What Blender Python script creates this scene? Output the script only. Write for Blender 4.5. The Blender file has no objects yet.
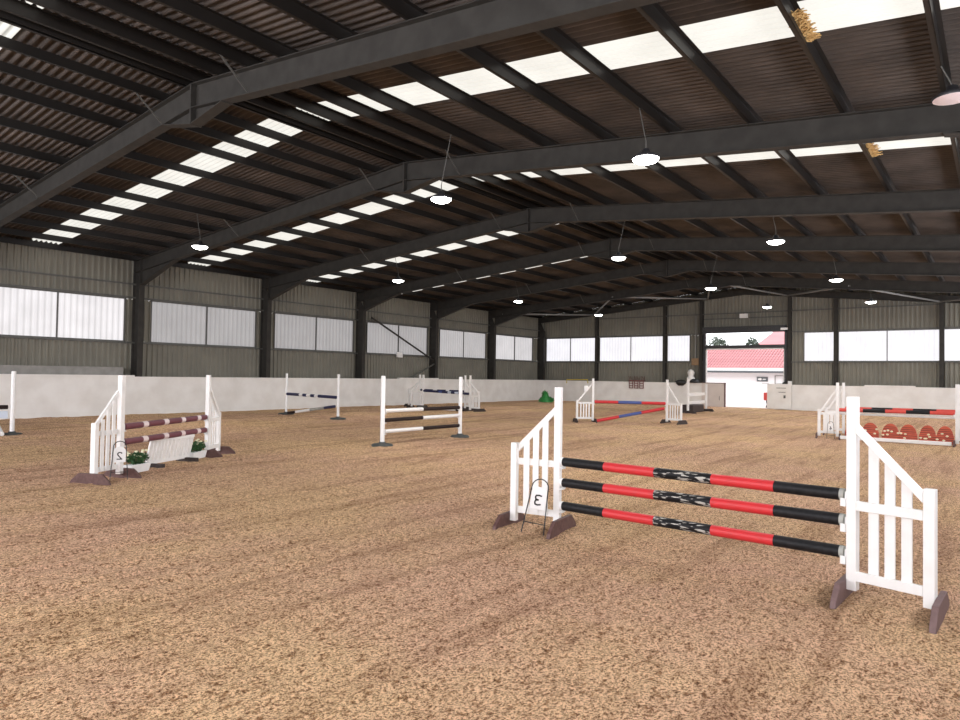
import bpy, math, random
from mathutils import Vector, Matrix
random.seed(7)
S = bpy.context.scene
COL = S.collection
PI = math.pi

# ------------------------------------------------------------------ camera
f_px, yaw, pitch, roll = 670.94, -0.65925, 0.02322, 0.01572
fw = Vector((math.sin(yaw)*math.cos(pitch), math.cos(yaw)*math.cos(pitch), math.sin(pitch)))
rt0 = Vector((math.cos(yaw), -math.sin(yaw), 0)); up0 = rt0.cross(fw)
rt = rt0*math.cos(roll) + up0*math.sin(roll); up = up0*math.cos(roll) - rt0*math.sin(roll)
cd = bpy.data.cameras.new('camera'); cam = bpy.data.objects.new('camera', cd); COL.objects.link(cam)
cd.sensor_width = 36; cd.lens = f_px/960*36; cd.clip_end = 400
M3 = Matrix((rt, up, -fw)).transposed()
cam.matrix_world = Matrix.Translation((0, 0, 1.6)) @ M3.to_4x4()
S.camera = cam

# ------------------------------------------------------------------ world and exposure
SKY = 1.9
w = bpy.data.worlds.new('overcast'); S.world = w; w.use_nodes = True
bg = w.node_tree.nodes['Background']
bg.inputs[0].default_value = (0.93, 0.96, 1.0, 1); bg.inputs[1].default_value = SKY
S.view_settings.view_transform = 'Standard'; S.view_settings.look = 'None'
S.view_settings.gamma = 1; S.view_settings.use_curve_mapping = False
S.view_settings.exposure = 0.98
SKYLIGHT = 0.43       # daylight leaving the translucent roof sheets
WIN_FAR = 0.47        # end wall window sheets
WIN_RIGHT_FILL = 6.5  # right wall windows, out of view, glow raised as fill light
WIN_REAR_FILL = 13.0     # unseen rear windows behind the camera, added as frontal fill light
LAMP = 14.0
LAMP_W = 55.0

# ------------------------------------------------------------------ materials
MATS = {}
def mat(name, col, rough=0.7, metal=0.0, noise=0.0, nscale=6.0, col2=None, bump=0.0, bscale=40, spec=0.5, stretch=(1,1,1), p0=0.35, p1=0.65):
    if name in MATS: return MATS[name]
    m = bpy.data.materials.new(name); m.use_nodes = True; nt = m.node_tree; N = nt.nodes; L = nt.links
    b = N['Principled BSDF']; b.inputs['Roughness'].default_value = rough; b.inputs['Metallic'].default_value = metal
    b.inputs['Specular IOR Level'].default_value = spec
    tc = N.new('ShaderNodeTexCoord'); mp = N.new('ShaderNodeMapping'); mp.inputs['Scale'].default_value = stretch
    L.new(tc.outputs['Object'], mp.inputs[0])
    c2 = col2 or tuple(c*0.6 for c in col)
    if noise > 0:
        n = N.new('ShaderNodeTexNoise'); n.inputs['Scale'].default_value = nscale; n.inputs['Detail'].default_value = 6
        L.new(mp.outputs[0], n.inputs['Vector'])
        r = N.new('ShaderNodeValToRGB'); r.color_ramp.elements[0].position = p0; r.color_ramp.elements[1].position = p1
        r.color_ramp.elements[0].color = (*[a*(1-noise)+c*noise for a, c in zip(col, c2)], 1)
        r.color_ramp.elements[1].color = (*col, 1)
        L.new(n.outputs['Fac'], r.inputs[0]); L.new(r.outputs[0], b.inputs['Base Color'])
    else:
        b.inputs['Base Color'].default_value = (*col, 1)
    if bump > 0:
        n2 = N.new('ShaderNodeTexNoise'); n2.inputs['Scale'].default_value = bscale; n2.inputs['Detail'].default_value = 4
        L.new(mp.outputs[0], n2.inputs['Vector'])
        bp = N.new('ShaderNodeBump'); bp.inputs['Strength'].default_value = bump; bp.inputs['Distance'].default_value = 0.02
        L.new(n2.outputs['Fac'], bp.inputs['Height']); L.new(bp.outputs[0], b.inputs['Normal'])
    MATS[name] = m; return m
def emit(name, col, strength, stripes=0.0, period=0.2, axis=0):
    """a translucent sheet lit by the daylight behind it; the profile ribs pass a little less light"""
    m = bpy.data.materials.new(name); m.use_nodes = True; nt = m.node_tree; N = nt.nodes; L = nt.links
    b = N['Principled BSDF']; b.inputs['Base Color'].default_value = (0.22, 0.22, 0.21, 1); b.inputs['Roughness'].default_value = 0.8
    b.inputs['Emission Color'].default_value = (*col, 1); b.inputs['Emission Strength'].default_value = strength
    if stripes > 0:
        tc = N.new('ShaderNodeTexCoord'); sx = N.new('ShaderNodeSeparateXYZ'); L.new(tc.outputs['Object'], sx.inputs[0])
        mu = N.new('ShaderNodeMath'); mu.operation = 'MULTIPLY'; mu.inputs[1].default_value = 2*PI/period
        L.new(sx.outputs[axis], mu.inputs[0])
        sn = N.new('ShaderNodeMath'); sn.operation = 'SINE'; L.new(mu.outputs[0], sn.inputs[0])
        mr = N.new('ShaderNodeMapRange'); mr.inputs[1].default_value = 0.2; mr.inputs[2].default_value = 1
        mr.inputs[3].default_value = 1; mr.inputs[4].default_value = 1-stripes
        L.new(sn.outputs[0], mr.inputs[0])
        nz = N.new('ShaderNodeTexNoise'); nz.inputs['Scale'].default_value = 1.3; nz.inputs['Detail'].default_value = 5
        L.new(tc.outputs['Object'], nz.inputs['Vector'])
        m2 = N.new('ShaderNodeMapRange'); m2.inputs[1].default_value = 0.3; m2.inputs[2].default_value = 0.7
        m2.inputs[3].default_value = 0.92; m2.inputs[4].default_value = 1.06; L.new(nz.outputs['Fac'], m2.inputs[0])
        mm = N.new('ShaderNodeMath'); mm.operation = 'MULTIPLY'; L.new(mr.outputs[0], mm.inputs[0]); L.new(m2.outputs[0], mm.inputs[1])
        m3 = N.new('ShaderNodeMath'); m3.operation = 'MULTIPLY'; L.new(mm.outputs[0], m3.inputs[0]); m3.inputs[1].default_value = strength
        L.new(m3.outputs[0], b.inputs['Emission Strength'])
    return m

white = mat('white_paint', (0.79, 0.78, 0.76), 0.5, noise=0.25, nscale=9, col2=(0.62, 0.60, 0.56))
white_pl = mat('white_plastic', (0.79, 0.79, 0.78), 0.4, noise=0.2, nscale=7, col2=(0.6, 0.58, 0.55))
black_p = mat('black_paint', (0.006, 0.006, 0.007), 0.55, noise=0.3, nscale=25, col2=(0.03, 0.03, 0.03), spec=0.25)
scuff_p = mat('scuffed_black_paint', (0.006, 0.006, 0.007), 0.55, noise=1.0, nscale=11, col2=(0.42, 0.40, 0.36), spec=0.25, stretch=(0.7, 4, 4), p0=0.38, p1=0.43)
red_p = mat('red_paint', (0.56, 0.022, 0.028), 0.5, noise=0.4, nscale=14, col2=(0.45, 0.03, 0.03))
red_f = mat('faded_red_paint', (0.62, 0.07, 0.05), 0.5, noise=0.4, nscale=14, col2=(0.45, 0.05, 0.04))
blue_p = mat('blue_paint', (0.05, 0.09, 0.30), 0.5, noise=0.4, nscale=14, col2=(0.05, 0.06, 0.15))
navy_p = mat('navy_paint', (0.010, 0.014, 0.06), 0.55, noise=0.4, nscale=14)
maroon_p = mat('maroon_paint', (0.15, 0.04, 0.055), 0.5, noise=0.4, nscale=14, col2=(0.10, 0.03, 0.04))
pink_w = mat('off_white_band', (0.75, 0.64, 0.62), 0.5)
brown_p = mat('dark_brown_paint', (0.014, 0.008, 0.007), 0.6, noise=0.5, nscale=18, col2=(0.04, 0.024, 0.02), spec=0.15)
foot_m = mat('maroon_foot_board', (0.075, 0.032, 0.028), 0.6, noise=0.5, nscale=20, col2=(0.16, 0.09, 0.075))
foot_d = mat('dark_foot_board', (0.022, 0.014, 0.013), 0.7, noise=0.5, nscale=20, col2=(0.07, 0.05, 0.04))
foot_g = mat('faded_foot_board', (0.16, 0.10, 0.095), 0.7, noise=0.5, nscale=20, col2=(0.10, 0.06, 0.055))
rubber = mat('black_rubber', (0.03, 0.035, 0.033), 0.7, noise=0.5, nscale=10, col2=(0.10, 0.10, 0.09))
wire_m = mat('black_wire', (0.012, 0.012, 0.012), 0.5)
steel = mat('galvanised_dark_steel', (0.036, 0.0335, 0.029), 0.75, noise=0.7, nscale=4, col2=(0.020, 0.018, 0.015), spec=0.35)
purl_m = mat('purlin_steel', (0.013, 0.0115, 0.010), 0.42, metal=0.0, spec=0.25, noise=0.6, nscale=5, col2=(0.012, 0.010, 0.009))
tube_m = mat('light_steel_tube', (0.22, 0.22, 0.21), 0.45, metal=0.3)
girt_m = mat('girt_steel', (0.10, 0.10, 0.09), 0.5, noise=0.4, nscale=5)
clad_m = mat('grey_olive_cladding', (0.205, 0.197, 0.158), 0.6, noise=0.5, nscale=1.1, col2=(0.14, 0.133, 0.11))
dark_s = mat('dark_door_steel', (0.03, 0.03, 0.032), 0.5)
kick_m = mat('whitewashed_kick_board', (0.80, 0.785, 0.755), 0.75, noise=0.6, nscale=1.7, col2=(0.66, 0.63, 0.59), bump=0.3, bscale=7)
kick_t = mat('tan_gate_board', (0.66, 0.59, 0.54), 0.75, noise=0.2, nscale=2.2)
conc_m = mat('grey_concrete', (0.30, 0.29, 0.27), 0.85, noise=0.5, nscale=4)
pave_m = mat('pale_outdoor_concrete', (0.62, 0.50, 0.46), 0.85, noise=0.3, nscale=1.5)
outw_m = mat('white_rendered_wall', (0.85, 0.84, 0.86), 0.8)
tree_m = mat('hazy_leaves', (0.10, 0.12, 0.09), 0.8, noise=0.5, nscale=3)
bark_m = mat('bark', (0.10, 0.08, 0.06), 0.9)
green_m = mat('green_leaf', (0.03, 0.10, 0.025), 0.6, noise=0.5, nscale=20, col2=(0.01, 0.04, 0.01))
bgreen_m = mat('bright_green_plastic', (0.03, 0.26, 0.05), 0.5, noise=0.5, nscale=8, col2=(0.01, 0.12, 0.02))
petal_m = mat('pale_petals', (0.80, 0.74, 0.45), 0.6, noise=0.5, nscale=30, col2=(0.85, 0.85, 0.80))
brick_m = mat('terracotta_red_paint', (0.60, 0.11, 0.05), 0.6, noise=0.5, nscale=9, col2=(0.40, 0.06, 0.04))
groove_m = mat('dark_joint', (0.09, 0.03, 0.025), 0.8)
yellow_m = mat('yellow_paint', (0.55, 0.42, 0.06), 0.5)
rack_m = mat('maroon_rack_metal', (0.20, 0.06, 0.05), 0.5)
wood_m = mat('brown_wood', (0.26, 0.16, 0.08), 0.6, noise=0.4, nscale=12)
straw_m = mat('golden_straw', (0.62, 0.42, 0.17), 0.8, noise=0.4, nscale=30, col2=(0.3, 0.16, 0.05))
redbox_m = mat('red_plastic', (0.65, 0.06, 0.05), 0.4)
greysign_m = mat('grey_sign', (0.10, 0.11, 0.12), 0.5)
pblue_m = mat('pale_blue_plank', (0.52, 0.58, 0.66), 0.6)
gpole_m = mat('weathered_pole', (0.40, 0.40, 0.36), 0.7, noise=0.5, nscale=9, col2=(0.10, 0.10, 0.09))
lampw_m = mat('lamp_housing', (0.05, 0.05, 0.055), 0.4, metal=0.4)
lampoff_m = mat('unlit_lamp_lens', (0.62, 0.52, 0.52), 0.3)

def tile_material():
    m = bpy.data.materials.new('red_roof_tiles'); m.use_nodes = True; N = m.node_tree.nodes; L = m.node_tree.links
    b = N['Principled BSDF']; b.inputs['Roughness'].default_value = 0.8
    n = N.new('ShaderNodeTexNoise'); n.inputs['Scale'].default_value = 5
    r = N.new('ShaderNodeValToRGB'); r.color_ramp.elements[0].color = (0.34, 0.13, 0.14, 1); r.color_ramp.elements[1].color = (0.48, 0.22, 0.22, 1)
    L.new(n.outputs['Fac'], r.inputs[0]); L.new(r.outputs[0], b.inputs['Base Color']); return m
tile_m = tile_material()

def roof_material():
    """underside of weathered fibre cement sheets: brown with blotches, damp marks and sheet laps"""
    m = bpy.data.materials.new('weathered_fibre_cement'); m.use_nodes = True; N = m.node_tree.nodes; L = m.node_tree.links
    b = N['Principled BSDF']; b.inputs['Roughness'].default_value = 0.75
    tc = N.new('ShaderNodeTexCoord')
    n = N.new('ShaderNodeTexNoise'); n.inputs['Scale'].default_value = 0.9; n.inputs['Detail'].default_value = 8; n.inputs['Roughness'].default_value = 0.65
    L.new(tc.outputs['Object'], n.inputs['Vector'])
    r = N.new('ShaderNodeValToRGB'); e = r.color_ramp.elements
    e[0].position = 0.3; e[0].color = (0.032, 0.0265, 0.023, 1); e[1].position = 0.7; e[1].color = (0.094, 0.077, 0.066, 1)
    L.new(n.outputs['Fac'], r.inputs[0]); L.new(r.outputs[0], b.inputs['Base Color']); return m
roof_m = roof_material()

def sand_material():
    m = bpy.data.materials.new('sand_and_fibre'); m.use_nodes = True; N = m.node_tree.nodes; L = m.node_tree.links
    b = N['Principled BSDF']; b.inputs['Roughness'].default_value = 0.95; b.inputs['Specular IOR Level'].default_value = 0.15
    tc = N.new('ShaderNodeTexCoord')
    def noise(scale, detail, st=(1, 1, 1), rough=0.6):
        mp = N.new('ShaderNodeMapping'); mp.inputs['Scale'].default_value = st; L.new(tc.outputs['Object'], mp.inputs[0])
        n = N.new('ShaderNodeTexNoise'); n.inputs['Scale'].default_value = scale; n.inputs['Detail'].default_value = detail
        n.inputs['Roughness'].default_value = rough; L.new(mp.outputs[0], n.inputs['Vector']); return n.outputs['Fac']
    big = noise(0.35, 4); mid = noise(34, 4, (1, 0.55, 1), 0.7); fine = noise(75, 3, (1, 0.8, 1), 0.8)
    streak = noise(2.6, 5, (1, 0.07, 1), 0.7)
    def ramp(src, p0, c0, p1, c1):
        r = N.new('ShaderNodeValToRGB'); e = r.color_ramp.elements
        e[0].position = p0; e[0].color = (*c0, 1); e[1].position = p1; e[1].color = (*c1, 1); L.new(src, r.inputs[0]); return r.outputs[0]
    r1 = ramp(big, 0.40, (0.90, 0.585, 0.385), 0.60, (0.94, 0.645, 0.37))
    r2 = ramp(mid, 0.36, (0.42, 0.32, 0.25), 0.50, (1, 1, 1))
    r3 = ramp(fine, 0.40, (0.25, 0.18, 0.135), 0.53, (1.0, 1.0, 1.0))
    r4 = ramp(streak, 0.38, (0.74, 0.70, 0.67), 0.50, (1, 1, 1))
    c = r1
    for r in (r2, r3, r4):
        mx = N.new('ShaderNodeMix'); mx.data_type = 'RGBA'; mx.blend_type = 'MULTIPLY'; mx.inputs[0].default_value = 1
        L.new(c, mx.inputs[6]); L.new(r, mx.inputs[7]); c = mx.outputs[2]
    L.new(c, b.inputs['Base Color'])
    ad = N.new('ShaderNodeMath'); ad.operation = 'MULTIPLY_ADD'; L.new(fine, ad.inputs[0]); ad.inputs[1].default_value = 0.6; L.new(mid, ad.inputs[2])
    bp = N.new('ShaderNodeBump'); bp.inputs['Strength'].default_value = 1.0; bp.inputs['Distance'].default_value = 0.05
    L.new(ad.outputs[0], bp.inputs['Height']); L.new(bp.outputs[0], b.inputs['Normal'])
    return m
sand_m = sand_material()

# ------------------------------------------------------------------ mesh helpers
class MB:
    def __init__(s): s.v = []; s.f = []; s.mi = []; s.cur = 0; s.sm = []
    def add(s, vs, fs, smooth=False):
        o = len(s.v); s.v += [tuple(v) for v in vs]
        for fc in fs: s.f.append([i+o for i in fc]); s.mi.append(s.cur); s.sm.append(smooth)
        return s
    def hexa(s, p): return s.add(p, [(0,3,2,1),(4,5,6,7),(0,1,5,4),(1,2,6,5),(2,3,7,6),(3,0,4,7)])
    def box(s, x0, x1, y0, y1, z0, z1):
        return s.hexa([(x0,y0,z0),(x1,y0,z0),(x1,y1,z0),(x0,y1,z0),(x0,y0,z1),(x1,y0,z1),(x1,y1,z1),(x0,y1,z1)])
    def bar(s, a, b, w, h, upv=(0,0,1)):
        """rectangular bar from a to b, width w across, height h along upv"""
        a = Vector(a); b = Vector(b); d = (b-a).normalized(); u = Vector(upv); u = (u-d*u.dot(d)).normalized(); r = d.cross(u)
        P = []
        for c in (a, b):
            P.append([c+r*(i*w/2)+u*(j*h/2) for i, j in ((-1,-1),(1,-1),(1,1),(-1,1))])
        return s.hexa(P[0]+P[1])
    def tube(s, pts, r, n=8, caps=True, radii=None):
        pts = [Vector(p) for p in pts]; rings = []
        ref = None
        for i, p in enumerate(pts):
            d = (pts[min(i+1, len(pts)-1)]-pts[max(i-1, 0)]).normalized()
            if ref is None: ref = Vector((0,0,1)) if abs(d.z) < 0.9 else Vector((1,0,0))
            u = (ref-d*ref.dot(d)).normalized(); q = d.cross(u); ref = u
            rr = radii[i] if radii else r
            rings.append([p+(u*math.cos(2*PI*k/n)+q*math.sin(2*PI*k/n))*rr for k in range(n)])
        vs = [v for rg in rings for v in rg]; fs = []
        for i in range(len(pts)-1):
            for k in range(n): fs.append((i*n+k, i*n+(k+1)%n, (i+1)*n+(k+1)%n, (i+1)*n+k))
        s.add(vs, fs, True)
        if caps: s.add(rings[0], [tuple(range(n))[::-1]]); s.add(rings[-1], [tuple(range(n))])
        return s
    def lathe(s, prof, c=(0,0,0), n=24):
        vs = []; fs = []
        for r, z in prof:
            for k in range(n): vs.append((c[0]+r*math.cos(2*PI*k/n), c[1]+r*math.sin(2*PI*k/n), c[2]+z))
        for i in range(len(prof)-1):
            for k in range(n): fs.append((i*n+k, i*n+(k+1)%n, (i+1)*n+(k+1)%n, (i+1)*n+k))
        s.add(vs, fs, True); m = len(prof)-1
        s.add(vs[:n], [tuple(range(n))[::-1]]); s.add(vs[m*n:], [tuple(range(n))])
        return s
    def prism(s, poly, y0, y1):
        """polygon in (x,z) extruded along y"""
        n = len(poly); vs = [(x, y0, z) for x, z in poly]+[(x, y1, z) for x, z in poly]
        fs = [tuple(range(n)), tuple(range(n, 2*n))[::-1]]+[(i, i+n, (i+1)%n+n, (i+1)%n) for i in range(n)]
        return s.add(vs, fs)
    def prism_yz(s, poly, x0, x1):
        n = len(poly); vs = [(x0, y, z) for y, z in poly]+[(x1, y, z) for y, z in poly]
        fs = [tuple(range(n)), tuple(range(n, 2*n))[::-1]]+[(i, i+n, (i+1)%n+n, (i+1)%n) for i in range(n)]
        return s.add(vs, fs)
    def build(s, name, mats, parent=None, bevel=0.0, loc=None):
        me = bpy.data.meshes.new(name); me.from_pydata(s.v, [], s.f)
        if not isinstance(mats, (list, tuple)): mats = [mats]
        for m in mats: me.materials.append(m)
        me.polygons.foreach_set('material_index', s.mi); me.polygons.foreach_set('use_smooth', s.sm)
        me.update()
        o = bpy.data.objects.new(name, me); COL.objects.link(o)
        if parent: o.parent = parent
        if loc: o.location = loc
        if bevel > 0:
            b = o.modifiers.new('bevel', 'BEVEL'); b.width = bevel; b.segments = 2; b.limit_method = 'ANGLE'; b.angle_limit = 0.7
        return o
def tag(o, label=None, cat=None, group=None, kind=None):
    if label: o['label'] = label
    if cat: o['category'] = cat
    if group: o['group'] = group
    if kind: o['kind'] = kind
    return o
def thing(name, loc, rz, label, cat, group=None, kind=None):
    o = bpy.data.objects.new(name, None); COL.objects.link(o); o.location = loc; o.rotation_euler = (0, 0, rz)
    o.empty_display_size = 0.2
    return tag(o, label, cat, group, kind)
def copy_tree(o, parent=None):
    c = o.copy(); COL.objects.link(c)
    if parent: c.parent = parent
    for ch in [x for x in bpy.data.objects if x.parent == o]: copy_tree(ch, c)
    return c

# ------------------------------------------------------------------ the hall: dimensions
XK, YK = -24.87, 39.43            # faces of the kick boards
XC, YC = -25.47, 39.83            # wall sheeting
XRG = -11.53                      # ridge
XR = 2.41                         # right wall sheeting
YB = -5.0                         # rear wall
BAY = 5.465
FY = [6.34 + BAY*i for i in range(-2, 7)]     # portal frames; the last stands at the gable
SL, SR = 0.083, 0.103             # slopes of left and right roof
ZTOP = 6.80                       # top of rafter at the ridge
PUR = 0.19                        # purlin depth
ZB, ZT = 2.674, 4.224             # window sill and head
def rz_top(x): return ZTOP - (SL*(XRG-x) if x < XRG else SR*(x-XRG))

# floor ------------------------------------------------------------
def floor():
    import numpy as np
    rng = np.random.RandomState(3)
    xs = np.arange(XC-0.1, XR+0.1, 0.055)
    ys = [YB]
    while ys[-1] < YC+1.6: ys.append(ys[-1] + (0.06 if ys[-1] < 9 else min(0.35, 0.06+(ys[-1]-9)*0.02)))
    ys = np.array(ys); X, Yg = np.meshgrid(xs, ys)
    wob = 0.25*np.sin(Yg*0.35+0.4)+0.12*np.sin(Yg*0.9+1.3)+0.04*(X*0.3)
    U = X+wob
    fade = 0.55+0.45*np.sin(U*0.9+0.6*np.sin(Yg*0.5))
    H = 0.012*fade*np.sin(U*2*PI/0.34+0.8*np.sin(Yg*0.7)) + 0.006*np.sin(U*2*PI/1.9+1)
    # smooth random lumps
    for sc, am in ((0.16, 0.006), (0.45, 0.007), (0.09, 0.004)):
        for k in range(14):
            a = rng.uniform(0, 2*PI); kx = math.cos(a)*2*PI/(sc*rng.uniform(0.8, 1.6)); ky = math.sin(a)*1.0/(sc*rng.uniform(0.8, 2.0))*2
            H += am/3.5*np.sin(kx*X+ky*Yg+rng.uniform(0, 6)+1.5*np.sin(X*rng.uniform(1, 3)+Yg*rng.uniform(.5, 2)))
    H += rng.uniform(-0.006, 0.006, H.shape)
    H[Yg > YC-0.5] *= 0.3
    n, m = X.shape
    co = np.stack([X, Yg, H-0.012], -1).reshape(-1, 3)
    idx = np.arange(n*m).reshape(n, m)
    fs = np.stack([idx[:-1, :-1], idx[:-1, 1:], idx[1:, 1:], idx[1:, :-1]], -1).reshape(-1, 4)
    me = bpy.data.meshes.new('floor'); me.from_pydata(co.tolist(), [], fs.tolist()); me.materials.append(sand_m)
    me.polygons.foreach_set('use_smooth', [True]*len(me.polygons)); me.update()
    o = bpy.data.objects.new('floor', me); COL.objects.link(o); tag(o, kind='structure')
floor()

# profiled sheeting -------------------------------------------------
def sheet(mb, p0, p1, nrm, zb, zt, pitch=0.2, depth=0.05):
    """trapezoid profile between two ground points, zb/zt functions of distance"""
    p0 = Vector((*p0, 0)); p1 = Vector((*p1, 0)); L_ = (p1-p0).length; d = (p1-p0)/L_; nn = Vector((*nrm, 0))
    us = [(0, 0)]; u = 0
    while u < L_:
        for q, h in ((0.45, 0), (0.6, 1), (0.85, 1), (1.0, 0)):
            uu = u+q*pitch
            if uu < L_: us.append((uu, h))
        u += pitch
    us.append((L_, 0)); vs = []
    for u, h in us:
        p = p0+d*u+nn*(h*depth); vs += [(p.x, p.y, zb(u)), (p.x, p.y, zt(u))]
    mb.add(vs, [(2*i, 2*i+2, 2*i+3, 2*i+1) for i in range(len(us)-1)])
c = lambda v: (lambda u: v)

# left wall: windows (world y ranges)
LW = [(2.6, 6.0), (7.0, 11.45), (12.42, 16.95), (17.9, 22.5), (23.4, 27.95), (29.0, 33.35), (34.4, 38.7)]
LW = [(-2.9, 0.6)] + LW
EW = [(-25.0, -21.14), (-20.86, -16.44), (-16.22, -14.8), (-8.45, -6.96), (-6.77, -2.32), (-2.15, 1.9)]
def wall_with_windows(name, P, nrm, u0, u1, wins, ztop, extra_cut=None):
    """P(u) -> ground point"""
    mb = MB()
    sheet(mb, P(u0), P(u1), nrm, c(0), c(ZB))
    sheet(mb, P(u0), P(u1), nrm, c(ZT), lambda q: ztop(u0+q))
    e = u0
    for a, b in wins+[(u1, u1)]:
        if a-e > 0.02: sheet(mb, P(e), P(a), nrm, c(ZB), c(ZT))
        e = b
    return mb.build(name, clad_m)
ztl = rz_top(XC)+PUR
o = wall_with_windows('wall_left', lambda u: (XC, u), (1, 0), YB, YC, LW, c(ztl)); tag(o, kind='structure')

# end wall with door opening X -13.83..-9.43, z 0..4.32
DX0, DX1, DZ = -13.83, -9.43, 4.34
mb = MB(); n_ = (0, -1)
for a, b in ((XC, DX0), (DX1, XR)): sheet(mb, (a, YC), (b, YC), n_, c(0), c(ZB))
def zt_end(x0): return lambda q: rz_top(x0+q)+PUR
for a, b, z in ((XC, DX0, ZT), (DX1, XR, ZT), (DX0, DX1, DZ)):
    # split at the ridge
    if a < XRG < b:
        sheet(mb, (a, YC), (XRG, YC), n_, c(z), zt_end(a)); sheet(mb, (XRG, YC), (b, YC), n_, c(z), zt_end(XRG))
    else: sheet(mb, (a, YC), (b, YC), n_, c(z), zt_end(a))
e = XC
for a, b in EW[:3]+[(DX0, DX1)]+EW[3:]+[(XR, XR)]:
    if a-e > 0.02: sheet(mb, (e, YC), (a, YC), n_, c(ZB), c(ZT))
    e = b
tag(mb.build('wall_end', clad_m), kind='structure')
# right wall, rear wall
RWN = [(-4.4, 0.2), (1.2, 5.9), (6.9, 11.4), (12.4, 16.9), (17.9, 22.4), (23.3, 27.9), (28.9, 33.3), (34.3, 38.7)]
o = wall_with_windows('wall_right', lambda u: (XR, u), (-1, 0), YB, YC, RWN, c(rz_top(XR)+PUR)); tag(o, kind='structure')
BW = [(-24.5, -20.5), (-19.5, -15), (-14, -9.5), (-8.5, -4), (-3, 1.5)]
mb = MB()
sheet(mb, (XC, YB), (XR, YB), (0, 1), c(0), c(ZB))
sheet(mb, (XC, YB), (XRG, YB), (0, 1), c(ZT), zt_end(XC)); sheet(mb, (XRG, YB), (XR, YB), (0, 1), c(ZT), zt_end(XRG))
e = XC
for a, b in BW+[(XR, XR)]:
    if a-e > 0.02: sheet(mb, (e, YB), (a, YB), (0, 1), c(ZB), c(ZT))
    e = b
tag(mb.build('wall_back', clad_m), kind='structure')

# windows: translucent sheets in a frame of rails
wcol = (0.95, 0.94, 1.0)
em_ = {}
def em(name, *a, **k):
    if name not in em_: em_[name] = emit(name, *a, **k)
    return em_[name]
LWS = [0.42, 0.42, 0.40, 0.165, 0.155, 0.165, 0.215, 0.32]
wn = 0
def window(P, nrm, a, b, m, split=True):
    global wn
    wn += 1
    nx, ny = nrm
    fr = MB()
    def strip(u0, u1, z0, z1, t0=-0.03, t1=0.06):
        p, q = P(u0), P(u1)
        fr.hexa([(p[0]+nx*t0, p[1]+ny*t0, z0), (q[0]+nx*t0, q[1]+ny*t0, z0), (q[0]+nx*t1, q[1]+ny*t1, z0), (p[0]+nx*t1, p[1]+ny*t1, z0),
                 (p[0]+nx*t0, p[1]+ny*t0, z1), (q[0]+nx*t0, q[1]+ny*t0, z1), (q[0]+nx*t1, q[1]+ny*t1, z1), (p[0]+nx*t1, p[1]+ny*t1, z1)])
    strip(a-0.02, b+0.02, ZB-0.05, ZB+0.01); strip(a-0.02, b+0.02, ZT-0.01, ZT+0.04)
    mid = [(a+b)/2] if split else []
    for u in [a, b]+mid: strip(u-0.02, u+0.02, ZB, ZT)
    w_ = fr.build('window_%d' % wn, girt_m); tag(w_, kind='structure')
    cuts = [a]+mid+[b]
    for u0, u1 in zip(cuts[:-1], cuts[1:]):
        pb = MB(); sheet(pb, P(u0+0.02), P(u1-0.02), nrm, c(ZB), c(ZT), 0.2, 0.03)
        pb.build('pane', m, w_)
for (a, b), s_ in zip(LW, LWS):
    window(lambda u: (XC, u), (1, 0), a, b, em('window_sheet_%g' % s_, (0.97, 0.94, 0.97) if s_ < 0.7 else wcol, s_, stripes=0.22, axis=1))
for a, b in EW:
    window(lambda u: (u, YC), (0, -1), a, b, em('window_sheet_end', wcol, WIN_FAR, stripes=0.10, axis=0), split=(b-a > 2))
for a, b in RWN: window(lambda u: (XR, u), (-1, 0), a, b, em('window_sheet_right', wcol, WIN_RIGHT_FILL))  # unseen side windows, lit strongly to fill the hall from the right
for a, b in BW: window(lambda u: (u, YB), (0, 1), a, b, em('window_sheet_rear', wcol, WIN_REAR_FILL))  # unseen windows added for fill light from behind the camera

# roof --------------------------------------------------------------
P_PITCH = 1.335
pur_l = [-11.78, -12.58, -13.44, -14.33, -15.78, -17.19, -18.61, -20.03, -21.44, -22.85, -24.25, -25.4]
pur_r = [-11.22, -10.49, -9.62, -8.72, -7.33, -5.95, -4.6, -3.19, -1.78, -0.45, 0.9, 2.15]
pur_r = [x-.14 for x in pur_r]
skyl = []
for i in range(len(FY)-1): skyl.append((FY[i]+1.95, FY[i]+2.83))
skyl = [s for s in skyl if s[1] < YC]
skyl[1] = (skyl[1][0], skyl[1][1]+0.1)
EDGE_L, EDGE_R = -25.38, 0.9
def corrugated(mb, xa, xb, y0, y1, zoff=0.0):
    pitch = 0.146; n = max(1, int((y1-y0)/pitch*6)); ys = [y0+(y1-y0)*k/n for k in range(n+1)]
    vs = []
    for y in ys:
        h = 0.040*math.sin(2*PI*y/pitch)+0.040
        for x in (xa, xb): vs.append((x, y, rz_top(x)+PUR+h+zoff))
    mb.add(vs, [(2*k, 2*k+1, 2*k+3, 2*k+2) for k in range(n)], True)
mb = MB()
cuts = [YB]
for a, b in skyl: cuts += [a, b]
cuts.append(YC)
for k in range(0, len(cuts), 2):                       # opaque bands
    for xs in ((XC-0.2, XRG), (XRG, XR+0.2)): corrugated(mb, xs[0], xs[1], cuts[k], cuts[k+1])
for a, b in skyl:                                      # opaque ends of the glazed bands
    corrugated(mb, XC-0.2, EDGE_L, a, b); corrugated(mb, pur_l[0]+0.0, XRG, a, b)
    corrugated(mb, XRG, pur_r[0]+0.0, a, b); corrugated(mb, EDGE_R, XR+0.2, a, b)
ceil = mb.build('ceiling', roof_m); tag(ceil, kind='structure')
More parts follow.
